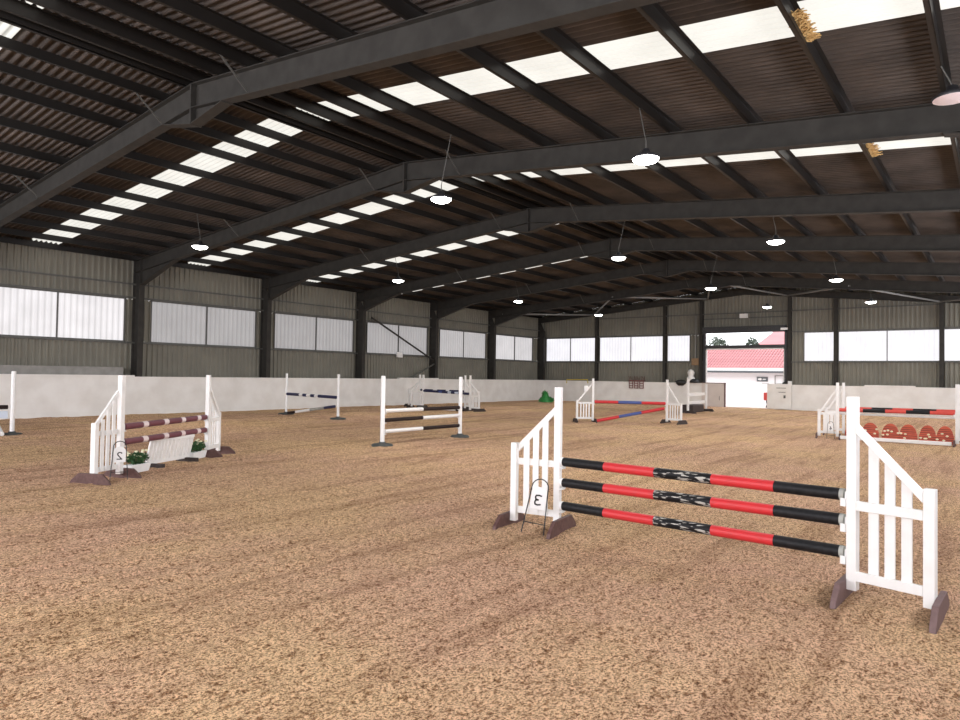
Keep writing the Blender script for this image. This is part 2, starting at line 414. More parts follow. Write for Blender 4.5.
# raised laps where one sheet row overlaps the next
mb = MB()
for x in [p for i, p in enumerate(pur_l+pur_r) if i % 2 == 1]:
    pass
sky_mat = emit('translucent_roof_sheet', (1.0, 0.985, 0.92), SKYLIGHT, stripes=0.5, period=0.146, axis=1)
for a, b in skyl:
    for xs in ((EDGE_L, pur_l[0]), (pur_r[0], EDGE_R)):
        m_ = MB(); corrugated(m_, xs[0], xs[1], a, b); m_.build('rooflight', sky_mat, ceil)
for x in pur_l+pur_r:                                  # Z section purlins running the length of the hall
    z0 = rz_top(x); s_ = 1 if x < XRG else -1
    m_ = MB(); L0, L1 = YB+0.05, YC-0.05
    m_.box(x-0.006, x+0.006, L0, L1, z0, z0+PUR)
    m_.box(x, x+0.055*s_, L0, L1, z0, z0+0.008) if s_ > 0 else m_.box(x-0.055, x, L0, L1, z0, z0+0.008)
    m_.box(x-0.065, x, L0, L1, z0+PUR-0.008, z0+PUR-0.001) if s_ > 0 else m_.box(x, x+0.065, L0, L1, z0+PUR-0.008, z0+PUR-0.001)
    m_.build('purlin', purl_m, ceil)
# ridge purlin pair stands closer: dark trough at the ridge
m_ = MB(); m_.box(XRG-0.11, XRG-0.10, YB+.05, YC-.05, ZTOP-0.02, ZTOP+PUR-0.02); m_.build('purlin', purl_m, ceil)

# portal frames ------------------------------------------------------
RD, RW = 0.45, 0.20
def ibeam(mb, a, b, depth, width, y, tf=0.016, tw=0.012):
    """a, b = (x, ztop) of the top flange, web in the xz plane at y"""
    (xa, za), (xb, zb_) = a, b
    def pr(o0, o1, w_): mb.hexa([(xa, y-w_/2, za-o1), (xb, y-w_/2, zb_-o1), (xb, y+w_/2, zb_-o1), (xa, y+w_/2, za-o1),
                                 (xa, y-w_/2, za-o0), (xb, y-w_/2, zb_-o0), (xb, y+w_/2, zb_-o0), (xa, y+w_/2, za-o0)])
    pr(0, tf, width); pr(depth-tf, depth, width); pr(tf, depth-tf, tw)
def column(mb, x_in, x_out, y, ztop_in, ztop_out, w_=RW):
    s_ = 1 if x_in > x_out else -1; t = 0.016*s_
    def q(xa, xb, w2, za, zb_):
        mb.hexa([(xa, y-w2, 0), (xb, y-w2, 0), (xb, y+w2, 0), (xa, y+w2, 0), (xa, y-w2, za), (xb, y-w2, zb_), (xb, y+w2, zb_), (xa, y+w2, za)])
    q(x_in-t, x_in, w_/2, ztop_in, ztop_in); q(x_out, x_out+t, w_/2, ztop_out, ztop_out); q(x_out+t, x_in-t, 0.008, ztop_out, ztop_in)
for i, y in enumerate(FY):
    gable = (i == len(FY)-1)
    y_ = y if not gable else YC-0.42
    t_ = thing('portal_frame', (0, 0, 0), 0, 'dark steel portal frame spanning the arena, bay line %s' % ('against the gable end wall' if gable else ['behind the viewpoint', 'above the viewpoint', 'nearest overhead, beam filling the top of the view', 'second overhead, over the jump marked 3', 'third overhead from the viewpoint', 'fourth overhead from the viewpoint', 'fifth overhead from the viewpoint', 'last one before the gable frame'][i]), 'steel frame', 'steel portal frames', 'structure')
    xi, xo = XK-0.03, XC+0.06
    for sgn in (-1, 1):
        if sgn < 0: cin, cout, xe = XK-0.04, XC+0.07, XK-0.04
        else: cin, cout, xe = XR-0.60, XR-0.07, XR-0.60
        cm = MB(); column(cm, cin, cout, y_, 4.74, rz_top(cout)); cm.build('column', steel, t_, bevel=0)
        if gable:
            rm = MB(); ibeam(rm, (cout, rz_top(cout)), (XRG, ZTOP), 0.34, RW, y_); rm.build('rafter', steel, t_)
            continue
        rm = MB(); ibeam(rm, (cout, rz_top(cout)), (XRG, ZTOP), RD, RW, y_); rm.build('rafter', steel, t_)
        hm = MB(); hx = cin-2.45*sgn                       # haunch: web plate + lower flange
        zr = rz_top(hx)-RD; zi = rz_top(cin)-RD
        hm.hexa([(cin, y_-.006, 4.74), (hx, y_-.006, zr-0.001), (hx, y_-.006, zr), (cin, y_-.006, zi), (cin, y_+.006, 4.74), (hx, y_+.006, zr-0.001), (hx, y_+.006, zr), (cin, y_+.006, zi)])
        hm.hexa([(cin, y_-RW/2, 4.72), (hx, y_-RW/2, zr-0.016), (hx, y_+RW/2, zr-0.016), (cin, y_+RW/2, 4.72), (cin, y_-RW/2, 4.74), (hx, y_-RW/2, zr), (hx, y_+RW/2, zr), (cin, y_+RW/2, 4.74)])
        hm.box(min(cin, cin-.02*sgn), max(cin, cin-.02*sgn), y_-RW/2, y_+RW/2, 4.70, rz_top(cin)-.02)
        hm.build('haunch', steel, t_)
        am = MB(); ax = XRG+1.0*sgn; za = rz_top(ax)-RD; zc = ZTOP-RD-0.28
        am.hexa([(XRG, y_-.006, zc), (ax, y_-.006, za-.001), (ax, y_-.006, za), (XRG, y_-.006, ZTOP-RD), (XRG, y_+.006, zc), (ax, y_+.006, za-.001), (ax, y_+.006, za), (XRG, y_+.006, ZTOP-RD)])
        am.hexa([(XRG, y_-RW/2, zc-.016), (ax, y_-RW/2, za-.016), (ax, y_+RW/2, za-.016), (XRG, y_+RW/2, zc-.016), (XRG, y_-RW/2, zc), (ax, y_-RW/2, za), (ax, y_+RW/2, za), (XRG, y_+RW/2, zc)])
        am.build('apex_haunch', steel, t_)
    if not gable:
        pm = MB(); pm.box(XRG-0.022, XRG+0.022, y_-RW/2-0.01, y_+RW/2+0.01, ZTOP-RD-0.30, ZTOP-0.01); pm.build('apex_plate', steel, t_)
        for px in (pur_l[1], pur_l[6], pur_r[2]):   # fly braces from lower flange to purlin
            fm = MB(); zb_ = rz_top(px)
            fm.bar((px, y_-0.08, zb_-RD+0.02), (px, y_-0.62, zb_+0.03), 0.035, 0.006, (1, 0, 0)); fm.build('fly_brace', girt_m, t_)
# gable posts standing on the end wall
for x, top in ((-21.0, None), (-16.33, None), (-14.05, None), (-9.15, None), (-6.87, None), (-2.24, None)):
    m_ = MB(); zt_ = rz_top(x)-0.34; y_ = YC-0.17
    m_.box(x-.09, x+.09, y_-.12, y_-.108, 0, zt_); m_.box(x-.09, x+.09, y_+.108, y_+.12, 0, zt_); m_.box(x-.006, x+.006, y_-.108, y_+.108, 0, zt_)
    tag(m_.build('trim_gable_post', steel), kind='structure')
# girts
def girt(name, P0, P1, nrm, z, m=girt_m, h=0.06, t=0.10):
    mb = MB(); a = Vector((*P0, z))+Vector((*nrm, 0))*0.08; b = Vector((*P1, z))+Vector((*nrm, 0))*0.08
    mb.bar(a, b, t, 0.01); mb.bar(a+Vector((*nrm, 0))*t*.5, b+Vector((*nrm, 0))*t*.5, 0.01, h)
    tag(mb.build(name, m), kind='structure')
k = 1
for z in (ZB-0.06, ZT+0.06, 4.78):
    girt('trim_%d' % k, (XC, YB), (XC, YC-.3), (1, 0), z); k += 1
girt('trim_%d' % k, (XC, YC), (DX0-.1, YC), (0, -1), ZB-.06); k += 1
girt('trim_%d' % k, (DX1+.1, YC), (XR, YC), (0, -1), ZB-.06); k += 1
girt('trim_%d' % k, (XC, YC), (DX0-.1, YC), (0, -1), ZT+.06); k += 1
girt('trim_%d' % k, (DX1+.1, YC), (XR, YC), (0, -1), ZT+.06); k += 1
girt('trim_%d' % k, (DX0-.1, YC), (DX1+.1, YC), (0, -1), 5.15); k += 1
girt('trim_%d' % k, (-20.9, YC), (-2.3, YC), (0, -1), 5.45); k += 1

# kick boards ---------------------------------------------------------
ZK = 1.365
def kick(name, x0, y0, x1, y1, th=0.12):
    mb = MB(); a = Vector((x0, y0, 0)); b = Vector((x1, y1, 0)); d = (b-a).normalized(); n = Vector((-d.y, d.x, 0))
    def q(t0, t1, z0, z1): mb.hexa([a+n*t0+Vector((0,0,z0)), b+n*t0+Vector((0,0,z0)), b+n*t1+Vector((0,0,z0)), a+n*t1+Vector((0,0,z0)),
                                    a+n*t0+Vector((0,0,z1)), b+n*t0+Vector((0,0,z1)), b+n*t1+Vector((0,0,z1)), a+n*t1+Vector((0,0,z1))])
    q(0, th, 0, ZK-0.03); q(-0.02, th+.02, ZK-0.03, ZK)
    q(-0.035, 0, -0.02, 0.17)
    o = mb.build(name, kick_m); tag(o, kind='structure'); return o
kick('baseboard_left', XK, YB, XK, YK)
kick('baseboard_end_left', XK, YK, -13.9, YK)
kick('baseboard_end_right', -9.9, YK, XR, YK)
# eave closures added to block sky light between sheeting and roof
m_ = MB(); m_.box(XC-.12, XC-.01, YB-.1, YC+.1, rz_top(XC)-.1, rz_top(XC)+PUR+.12); tag(m_.build('trim_40', steel), kind='structure')
m_ = MB(); m_.box(XR+.01, XR+.12, YB-.1, YC+.1, rz_top(XR)-.1, rz_top(XR)+PUR+.12); tag(m_.build('trim_41', steel), kind='structure')
# upper cap boards
m_ = MB(); m_.box(XK-.14, XK+.03, YB, 11.6, ZK-.02, 1.415); tag(m_.build('trim_20', kick_m), kind='structure')
m_ = MB(); m_.box(XK-.14, XK+.03, 25.2, 28.3, ZK-.01, 1.42); tag(m_.build('trim_21', kick_m), kind='structure')
m_ = MB(); m_.box(-5.5, -3.3, YK-.03, YK+.14, ZK-.01, ZK+.06); tag(m_.build('trim_22', kick_m), kind='structure')
m_ = MB(); m_.box(XC+0.03, XC+0.38, YB, 11.3, 0, 1.70); tag(m_.build('trim_23', conc_m), kind='structure')
# little post on top of the right kick board with a black latch beside it
t_ = thing('stub_post', (-9.03, YK+0.07, ZK), 0, 'short white stub post standing on kick board right of doorway', 'post')
m_ = MB(); m_.box(-.16, .04, -.04, .04, 0, 0.20); m_.build('post', white, t_, .005)
m_ = MB(); m_.lathe([(0.09, 0), (0.10, 0.08), (0.06, 0.14)], (-.36, 0, 0), 12); m_.build('latch', wire_m, t_)

# doorway ---------------------------------------------------------------
t_ = MB()
t_.box(DX0-.13, DX0, YC-.16, YC+.05, 0, DZ+.02); t_.box(DX1, DX1+.13, YC-.16, YC+.05, 0, DZ+.02)
t_.box(DX0-.13, DX1+.13, YC-.12, YC+.05, 3.41, 3.60)
d_ = t_.build('door_1', dark_s); tag(d_, kind='structure')
m_ = MB()
for k2 in range(9): m_.box(DX0-.1, DX1+.1, YC-.40+0.012*(k2 % 2), YC-.12, 4.30+k2*0.04, 4.30+k2*0.04+0.036)
m_.build('roller_shutter_box', dark_s, d_)
m_ = MB(); m_.box(DX0, DX0+.06, YC-.05, YC+.04, 0, 3.47); m_.box(DX1-.06, DX1, YC-.05, YC+.04, 0, 3.41); m_.box(DX0, DX1, YC-.05, YC+.04, 3.34, 3.41); m_.build('white_jamb', white_pl, d_)
m_ = MB(); m_.box(-9.55, -9.2, YC-.5, YC-.38, 4.38, 4.50); m_.build('motor_box', white_pl, d_)
# folded gate leaf in the doorway, left; gate leaf right
t_ = thing('gate_leaf', (-12.98, YK-0.02, 0), 0, 'tan wooden gate leaf closing left part of doorway', 'gate')
m_ = MB(); m_.box(-.95, 0.42, 0, .05, 0.03, 1.36); m_.build('panel', kick_t, t_)
m_ = MB(); m_.box(.36, .44, -.015, .065, 0.0, 1.39); m_.box(-.95, .44, -.01, .06, 1.36, 1.40); m_.build('edge_frame', foot_g, t_)
m_ = MB(); m_.tube([(.10, -.01, .40), (.10, -.05, .46), (.10, -.05, .56), (.10, -.01, .62)], .012); m_.build('handle', wire_m, t_)
t_ = thing('gate_leaf', (-10.22, YK-0.16, 0), 0, 'white weathered gate leaf at right edge of doorway', 'gate')
m_ = MB(); m_.box(0, 1.25, 0, .05, 0.03, 1.40); m_.build('panel', kick_m, t_)
m_ = MB(); m_.box(-.28, .1, -.01, .06, 1.385, 1.41); m_.build('top_strap', conc_m, t_)
m_ = MB(); m_.box(.48, 0.98, -.012, 0, 1.16, 1.19); m_.build('notice_line', girt_m, t_)
m_ = MB(); m_.box(.60, 0.96, -.012, 0, 0.93, 0.96); m_.build('notice_line', girt_m, t_)
m_ = MB(); m_.box(.86, 0.96, -.03, 0, .62, .78); m_.build('latch', girt_m, t_)

# outside -----------------------------------------------------------------
m_ = MB(); m_.box(-60, 30, YC+1.5, 90, -0.3, -0.02); tag(m_.build('ground', pave_m), kind='structure')
m_ = MB(); m_.box(-14.2, -9.2, YC-0.2, YC+1.6, -.05, 0.02); tag(m_.build('trim_30', pave_m), kind='structure')
t_ = thing('barn_building', (-13, 47.3, 0), 0, 'white walled outbuilding with red tiled roof beyond the doorway', 'building')
m_ = MB(); m_.box(-9, 9, 0, 7, -.02, 2.15); m_.build('wall', outw_m, t_)
m_ = MB()
n = 13
for k2 in range(n):                                          # tile courses, each lapping the one below
    y0 = -0.3+k2*0.30; z0 = 2.36+k2*0.125
    m_.hexa([(-9.2, y0, z0), (9.2, y0, z0), (9.2, y0+.34, z0+.11), (-9.2, y0+.34, z0+.11), (-9.2, y0, z0+.035), (9.2, y0, z0+.035), (9.2, y0+.34, z0+.14), (-9.2, y0+.34, z0+.14)])
for k2 in range(92):
    x = -9.2+k2*0.2; m_.bar((x, -.3, 2.41), (x, 3.6, 4.035), .05, .05)
m_.build('roof', tile_m, t_)
m_ = MB(); m_.box(-9.2, 9.2, -.42, -.30, 2.07, 2.20); m_.build('gutter', greysign_m, t_)
m_ = MB(); m_.box(-9.2, 9.2, -.36, -.30, 2.20, 2.40); m_.build('fascia', white_pl, t_)
m_ = MB(); m_.box(.04, .74, -.06, 0, 1.50, 1.81); s_ = m_.build('sign', greysign_m, t_)
m_ = MB(); m_.tube([(.27, -.075, 1.655), (.27, -.062, 1.655)], .085, 16); m_.box(.12, .2, -.07, -.06, 1.6, 1.7); m_.box(.42, .62, -.07, -.06, 1.62, 1.68); m_.build('sign_mark', white_pl, s_)
m_ = MB()
for a, b_, z0, z1 in ((1.18, 1.76, 1.88, 1.92), (1.18, 1.22, 1.36, 1.9), (1.72, 1.76, 1.36, 1.9), (1.18, 1.76, 1.34, 1.38)): m_.box(a, b_, -.06, 0, z0, z1)
m_.build('notice_board', conc_m, t_)
t_ = thing('barn_building', (-13.4, 58, 0), 0, 'farther building with steep red gable roof seen above the first', 'building')
m_ = MB(); m_.box(-1.8, 12, 0, 8, 0, 4.2); m_.build('wall', outw_m, t_)
m_ = MB(); m_.hexa([(-2.6, -.3, 4.4), (12, -.3, 4.4), (12, 6, 4.6), (-2.6, 6, 4.6), (-.2, 2.9, 7.2), (10, 2.9, 7.2), (10, 3.1, 7.2), (-.2, 3.1, 7.2)]); m_.build('roof', tile_m, t_)
def tree(x, y, h, r, label, seed):
    rn = random.Random(seed)
    t_ = thing('tree', (x, y, 0), 0, label, 'tree')
    m_ = MB(); m_.tube([(0, 0, 0), (0.1, 0, h*.5), (0, .1, h*.8)], .2, 8, radii=[.25, .16, .06])
    for k2 in range(6):
        a = rn.uniform(0, 2*PI); m_.tube([(0.05, 0, h*.45), (r*.6*math.cos(a), r*.6*math.sin(a), h*.8)], .05, 5, radii=[.08, .03])
    m_.build('trunk', bark_m, t_)
    m_ = MB()
    for k2 in range(1500):
        while True:
            p = Vector((rn.uniform(-1, 1), rn.uniform(-1, 1), rn.uniform(-1, 1)))
            if p.length < 1: break
        p = Vector((p.x*r, p.y*r, h*.72+p.z*h*.3)); s = .10
        a = Vector((rn.gauss(0, 1), rn.gauss(0, 1), rn.gauss(0, 1))).normalized()*s; b2 = Vector((rn.gauss(0, 1), rn.gauss(0, 1), rn.gauss(0, 1))).normalized()*s
        m_.add([p-a, p+b2, p+a, p-b2], [(0, 1, 2, 3)])
    m_.build('foliage', tree_m, t_)
tree(-18.2, 55, 5.0, 1.0, 'hazy tree behind the red roof at left of doorway', 1)
tree(-15.6, 55.5, 4.95, 0.6, 'hazy tree beside the farther gable roof', 2)
t_ = thing('box_on_stand', (-10.52, 40.6, 0), 0, 'red box on a black stand outside by the doorway edge', 'box')
m_ = MB(); m_.box(-.20, .20, -.15, .15, .44, .88); m_.build('box', redbox_m, t_, .02)
m_ = MB(); m_.lathe([(0.13, -0.03), (0.12, .1), (.06, .2), (.10, .32), (.11, .44)], n=12); m_.build('stand', wire_m, t_)

# wall brace, small fittings -------------------------------------------------
t_ = thing('wall_brace', (XC+.36, 0, 0), 0, 'dark steel diagonal brace across a grey window of the left wall', 'brace', kind='structure')
m_ = MB(); m_.tube([(0, 23.4, 4.45), (0, 28.4, 2.3)], .05); m_.build('strut', steel, t_)
m_ = MB(); m_.tube([(0, 28.4, 2.28), (0, 26.0, 1.3)], .045); m_.build('strut', girt_m, t_)
m_ = MB(); m_.box(XC+.10, XC+.2, 25.45, 25.85, 2.5, 2.78); tag(m_.build('junction_box', white_pl), 'small white box fixed under a grey window by the brace', 'box')
t_ = thing('floodlight', (-11.6, YC-.18, 5.26), 0, 'small white flood lamp fixed high above the doorway', 'lamp')
m_ = MB(); m_.box(-.22, .22, -.12, .02, -.12, .12); m_.build('housing', white_pl, t_)
m_ = MB(); m_.box(-.04, .04, -.0, .16, .1, .2); m_.build('bracket', girt_m, t_)
# conduit with wooden control box
t_ = thing('control_box', (-14.4, YC-.10, 2.42), 0, 'brown control box at the foot of a vertical pipe left of doorway', 'box')
m_ = MB(); m_.box(-.22, .22, -.16, 0, 0, .42); m_.build('box', wood_m, t_, .01)
m_ = MB(); m_.tube([(.0, -.06, .42), (.0, -.06, 2.95)], .035); m_.build('conduit', tube_m, t_)
# things heaped on top of the kick board
t_ = thing('folded_rug', (-14.6, YK+.02, ZK), 0, 'white bundled rug heaped on kick board below the control box', 'rug')
m_ = MB(); m_.lathe([(.10, 0.05), (.2, .12), (.24, .28), (.15, .40), (.19, .52), (.22, .62), (.14, .74), (.04, .80)], (0.0, 0, 0), 12); m_.build('bundle', white, t_)
m_ = MB(); m_.lathe([(.26, 0.0), (.3, .12), (.2, .24)], (.22, 0, 0), 10); m_.build('dark_lining', wire_m, t_)
rn = random.Random(4)
def leafball(mb, c, r, n, s, rn):
    for k in range(n):
        while True:
            p = Vector((rn.uniform(-1, 1), rn.uniform(-1, 1), rn.uniform(-1, 1)))
            if p.length < 1: break
        p = Vector((c[0]+p.x*r[0], c[1]+p.y*r[1], c[2]+p.z*r[2]))
        a = Vector((rn.gauss(0, 1), rn.gauss(0, 1), rn.gauss(0, 1))).normalized()*s; b = Vector((rn.gauss(0, 1), rn.gauss(0, 1), rn.gauss(0, 1))).normalized()*s*.6
        mb.add([p-a, p+b, p+a, p-b], [(0, 1, 2, 3)])
m_ = MB(); m_.lathe([(.16, -.25), (.3, -.1), (.34, .06), (.22, .16), (.05, .2)], (0, 0, 0), 12)
o = m_.build('saddle_cloth', wire_m, loc=(-15.2, YK-.02, ZK+.02)); o.scale = (1.0, .5, .8)
tag(o, 'black cloth slung over kick board beside the white bundle', 'cloth')
# red rack and yellow rail on the end kick board
t_ = thing('cup_rack', (-18.05, YK-.05, 0.95), 0, 'maroon metal rack of square loops hooked over end kick board', 'rack')
m_ = MB()
for k2 in range(3):
    x0 = -.5+k2*.35
    for z in (0, .14, .30, .44): m_.box(x0, x0+.27, -.03, 0, z, z+.045)
    m_.box(x0, x0+.04, -.03, 0, 0, .46); m_.box(x0+.24, x0+.28, -.03, 0, 0, .46)
m_.build('loops', rack_m, t_)
m_ = MB()
for k2 in range(11): m_.tube([(-.5+k2*.1, .02, .5), (-.47+k2*.1+rn.uniform(-.04, .04), .02, .62), (-.5+k2*.1+rn.uniform(-.05, .05), .0, .76)], .022, 6)
m_.box(-.52, .55, -.02, .1, .46, .52)
m_.build('hooks', foot_m, t_)
t_ = thing('rail_bracket', (-22.3, YK-.04, 1.18), 0, 'yellow rail bracket hung on end kick board left of the rack', 'bracket')
m_ = MB(); m_.tube([(-.8, 0, .0), (-.8, 0, .24), (.8, 0, .26), (.8, 0, .03)], .035, 6); m_.build('rail', yellow_m, t_)
# green foliage heap in the corner
t_ = MB(); rn2 = random.Random(9)
leafball(t_, (0, 0, .16), (.52, .3, .20), 600, .06, rn2); leafball(t_, (-.14, 0, .42), (.22, .2, .30), 350, .06, rn2)
t_.lathe([(.46, 0), (.44, .15), (.22, .35), (.08, .62)], (-.08, 0, 0), n=10)
tag(t_.build('artificial_bush', bgreen_m, loc=(-22.6, 36.1, 0)), 'bright green artificial bush standing on sand near the far left corner', 'bush')

# roof bracing in the last bay ------------------------------------------------
nodes = [(-24.4, 0), (-21.1, 1), (-16.9, 0), (-13.6, 1), (-11.5, 0), (-9.2, 1), (-5.3, 0), (-2.3, 1), (1.4, 0)]
t_ = thing('roof_bracing', (0, 0, 0), 0, 'pale steel tube bracing zigzagging under the roof at the far end', 'brace', kind='structure')
for (xa, ga), (xb, gb) in zip(nodes[:-1], nodes[1:]):
    pa = (xa, FY[-2] if not ga else YC-.45, rz_top(xa)-.30); pb = (xb, FY[-2] if not gb else YC-.45, rz_top(xb)-.30)
    m_ = MB(); m_.tube([pa, pb], .045); m_.build('tube', tube_m, t_)

# high bay lamps ---------------------------------------------------------------
lamp_em = emit('lit_lamp_lens', (1.0, 0.98, 0.94), LAMP)
def high_bay(x, y, label, lit=True, z=5.22):
    t_ = thing('high_bay_lamp', (x, y, z), 0, label, 'lamp', 'lit high bay lamps' if lit else None)
    m_ = MB(); m_.lathe([(.215, 0.0), (.225, .03), (.16, .07), (.08, .10), (.06, .16), (.02, .18)]); m_.build('housing', lampw_m, t_)
    m_ = MB(); m_.lathe([(.02, -.075), (.11, -.066), (.18, -.04), (.215, 0.0)] if lit else [(.02, -.022), (.14, -.018), (.215, 0.0)]); m_.build('lens', lamp_em if lit else lampoff_m, t_)
    if lit:
        ld = bpy.data.lights.new('lamp_light', 'AREA'); ld.shape = 'DISK'; ld.size = .4; ld.energy = LAMP_W; ld.color = (1, .98, .95)
        lo = bpy.data.objects.new('lamp_light', ld); COL.objects.link(lo); lo.parent = t_; lo.location = (0, 0, -.085)
    px = min(pur_l+pur_r, key=lambda q: abs(q-x)); zt = rz_top(px)-z; px -= x
    m_ = MB(); m_.tube([(0, 0, .17), (0.0, 0, .3) if zt > .5 else (px, 0, zt)], .01, 6)
    if zt > .5: m_.tube([(0, 0, .3), (px, 0.0, zt)], .008, 6)
    m_.build('suspension_rod', girt_m, t_)
LY = [10.35, 18.5, 26.7, 34.9]; LX = [-18.4, -9.1, -4.62]
where = {0: 'nearest row', 1: 'second row', 2: 'third row', 3: 'farthest row'}
side = ['left third of the roof', 'the ridge', 'right side of the roof']
for j, y in enumerate(LY):
    for i2, x in enumerate(LX):
        high_bay(x, y, 'lit round lamp hanging under %s, %s from the viewpoint' % (side[i2], where[j]))
high_bay(-.47, 10.35, 'unlit round lamp with pale pink lens hanging at the upper right', lit=False)

# straw nests between purlin and rooflight
for x, y, lb in ((pur_r[8]-.03, 8.7, 'golden straw nest on a purlin across the nearest skylight strip'), (pur_r[8]-.02, 14.15, 'golden straw nest on a purlin across the second skylight strip')):
    t_ = MB(); rn3 = random.Random(int(y))
    for k2 in range(150):
        p = Vector((rn3.uniform(.0, .15), rn3.uniform(-.40, .40), rn3.uniform(-.01, .02))); d = Vector((rn3.gauss(0, 1), rn3.gauss(0, .8), rn3.gauss(0, .06))).normalized()*rn3.uniform(.03, .08)
        t_.bar(p-d, p+d, .016, .008)
    tag(t_.build('bird_nest', straw_m, loc=(x, y, rz_top(x)+.07)), lb, 'nest')

# ================================================================== JUMPS
def deg(a): return a*PI/180
CUP = white_pl
def wing(loc, ang, width, label, group=None, style='slat', h=1.48, ho=0.86, post=.085, foot=foot_m, n_slat=3, sl_w=.062, zb=.16, zm=.68, foot_len=.72, lift=.05, cups=(), cup_dir=-1, foot_off=(0.0, 0.0), foot2=None, foot_rot=0.0, d_top=1.30):
    """upright with sloping wing: inner post at the origin, outer post at +width"""
    t_ = thing('jump_wing', loc, deg(ang), label, 'jump wing', group); W = width; p = post
    m_ = MB(); m_.box(-p/2, p/2, -p/2, p/2, lift, h); m_.build('post', white, t_, .004)
    m_ = MB(); m_.box(W-p/2, W+p/2, -p/2, p/2, lift, ho); m_.build('post', white, t_, .004)
    th = .022
    for z in (zb, zm):
        m_ = MB(); m_.box(p/2, W-p/2, -p/2-.004, -p/2-.004+th*1.4, z-.035, z+.035); m_.build('rail', white, t_, .003)
    a = Vector((p/2, -p/2, d_top)); b = Vector((W-p/2, -p/2, ho-.05)); dirv = (b-a).normalized()
    m_ = MB(); nv = Vector((-dirv.z, 0, dirv.x))
    if nv.z < 0: nv = -nv
    w2 = .038
    m_.hexa([(a.x, -p/2-.012, d_top-w2*2.2), (b.x, -p/2-.012, ho-.05-w2*1.2), (b.x, -p/2+.018, ho-.05-w2*1.2), (a.x, -p/2+.018, d_top-w2*2.2),
             (a.x, -p/2-.012, d_top), (b.x, -p/2-.012, ho-.05+w2), (b.x, -p/2+.018, ho-.05+w2), (a.x, -p/2+.018, d_top)])
    m_.build('diagonal_brace', white, t_, .003)
    for k in range(n_slat):
        x = p/2+(W-p)*(k+1)/(n_slat+1)
        tt = (x-a.x)/(b.x-a.x); zt = d_top-w2+(ho-.05-d_top)*tt if style == 'slat' else zm
        m_ = MB(); m_.box(x-sl_w/2, x+sl_w/2, -p/2+.028, -p/2+.046, zb-.02, zt); m_.build('slat', white, t_, .002)
    for k, (x, fm) in enumerate(((0, foot), (W, foot2 or foot))):
        m_ = MB(); L_ = foot_len/2; sx = -p/2-.021 if k == 0 else p/2+.021
        off = foot_off[k]
        m_.prism_yz([(-L_+off, -.02), (L_+off, -.02), (L_-.02+off, .03), (L_-.14+off, .13), (-L_+.14+off, .13), (-L_+.02+off, .03)], -.02, .02); fo = m_.build('foot', fm, t_, .004, loc=(x+sx, 0, 0)); fo.rotation_euler = (0, 0, deg(foot_rot))
    for z in cups:
        m_ = MB(); m_.box(-p/2-.035, -p/2, -.04, .04, z-.07, z-.055); m_.box(-p/2-.035, -p/2-.0, -.05, -.04, z-.07, z-.01); m_.box(-p/2-.006, -p/2, -.04, .04, z-.07, z+.04)
        m_.build('pole_cup', CUP, t_)
    return t_
def post_stand(loc, ang, label, group=None, h=1.57, r=.05, cups=(), disc=.24, name='jump_stand', face=(1, 0), mdisc=rubber):
    t_ = thing(name, loc, deg(ang), label, 'jump stand', group)
    m_ = MB(); m_.lathe([(r, .03), (r, h-.02), (r*.85, h)], n=14); m_.build('post', white_pl, t_)
    m_ = MB(); m_.lathe([(disc, -.01), (disc, .02), (disc*.85, .045), (r+.03, .06), (r+.02, .09)], n=24); m_.build('base', mdisc, t_)
    for z in cups:
        m_ = MB(); m_.box(r-.01, r+.05, -.035, .035, z-.065, z-.052); m_.build('pole_cup', CUP, t_)
    return t_
def pole(a, b, cols, label, group=None, r=.05, fr=None, sag=0.0):
    """round pole; cols = list of materials; bands as parts of its surface"""
    a = Vector(a); b = Vector(b); L_ = (b-a).length; d = (b-a)/L_
    mats = []
    for c_ in cols:
        if c_ not in mats: mats.append(c_)
    fr = fr or [k/len(cols) for k in range(len(cols)+1)]
    m_ = MB()
    for k, c_ in enumerate(cols):
        m_.cur = mats.index(c_)
        m_.tube([d*(L_*fr[k]), d*(L_*fr[k+1])], r, 16, caps=False)
    # end caps, slightly domed
    n = 16; ref = Vector((0, 0, 1)); u = (ref-d*ref.dot(d)).normalized(); q = d.cross(u)
    for end, mi, s_ in ((Vector((0, 0, 0)), mats.index(cols[0]), -1), (d*L_, mats.index(cols[-1]), 1)):
        m_.cur = mi
        ring = [end+(u*math.cos(2*PI*k/n)+q*math.sin(2*PI*k/n))*r for k in range(n)]; cen = end+d*s_*.008
        m_.add(ring+[cen], [((k, (k+1) % n, n) if s_ > 0 else ((k+1) % n, k, n)) for k in range(n)])
    o = m_.build('jump_pole', mats, loc=a); tag(o, label, 'pole', group); return o
def digit(mb, strokes, o, ex, ez, th=.016, nrm=None):
    """strokes in unit coordinates drawn as flat ribbons on plane (o, ex, ez)"""
    for st in strokes:
        P = [o+ex*p[0]+ez*p[1] for p in st]
        for p, q in zip(P[:-1], P[1:]):
            mb.bar(p-(q-p)*.15, q+(q-p)*.15, .004, th, (q-p).cross(nrm))
THREE = [[(1, .95), (.6, 1), (.1, .95), (-.0, .78), (.1, .58), (.55, .52), (.1, .46), (0, .25), (.1, .06), (.5, 0), (1, .08)]]     # reads reversed
TWO = [[(1, .85), (.8, 1), (.35, 1), (.08, .85), (.1, .65), (.5, .35), (.95, .02), (0, .02)]]                                     # reads reversed
FOUR = [[(.35, 0), (.35, 1), (1, .3), (0, .3)]]
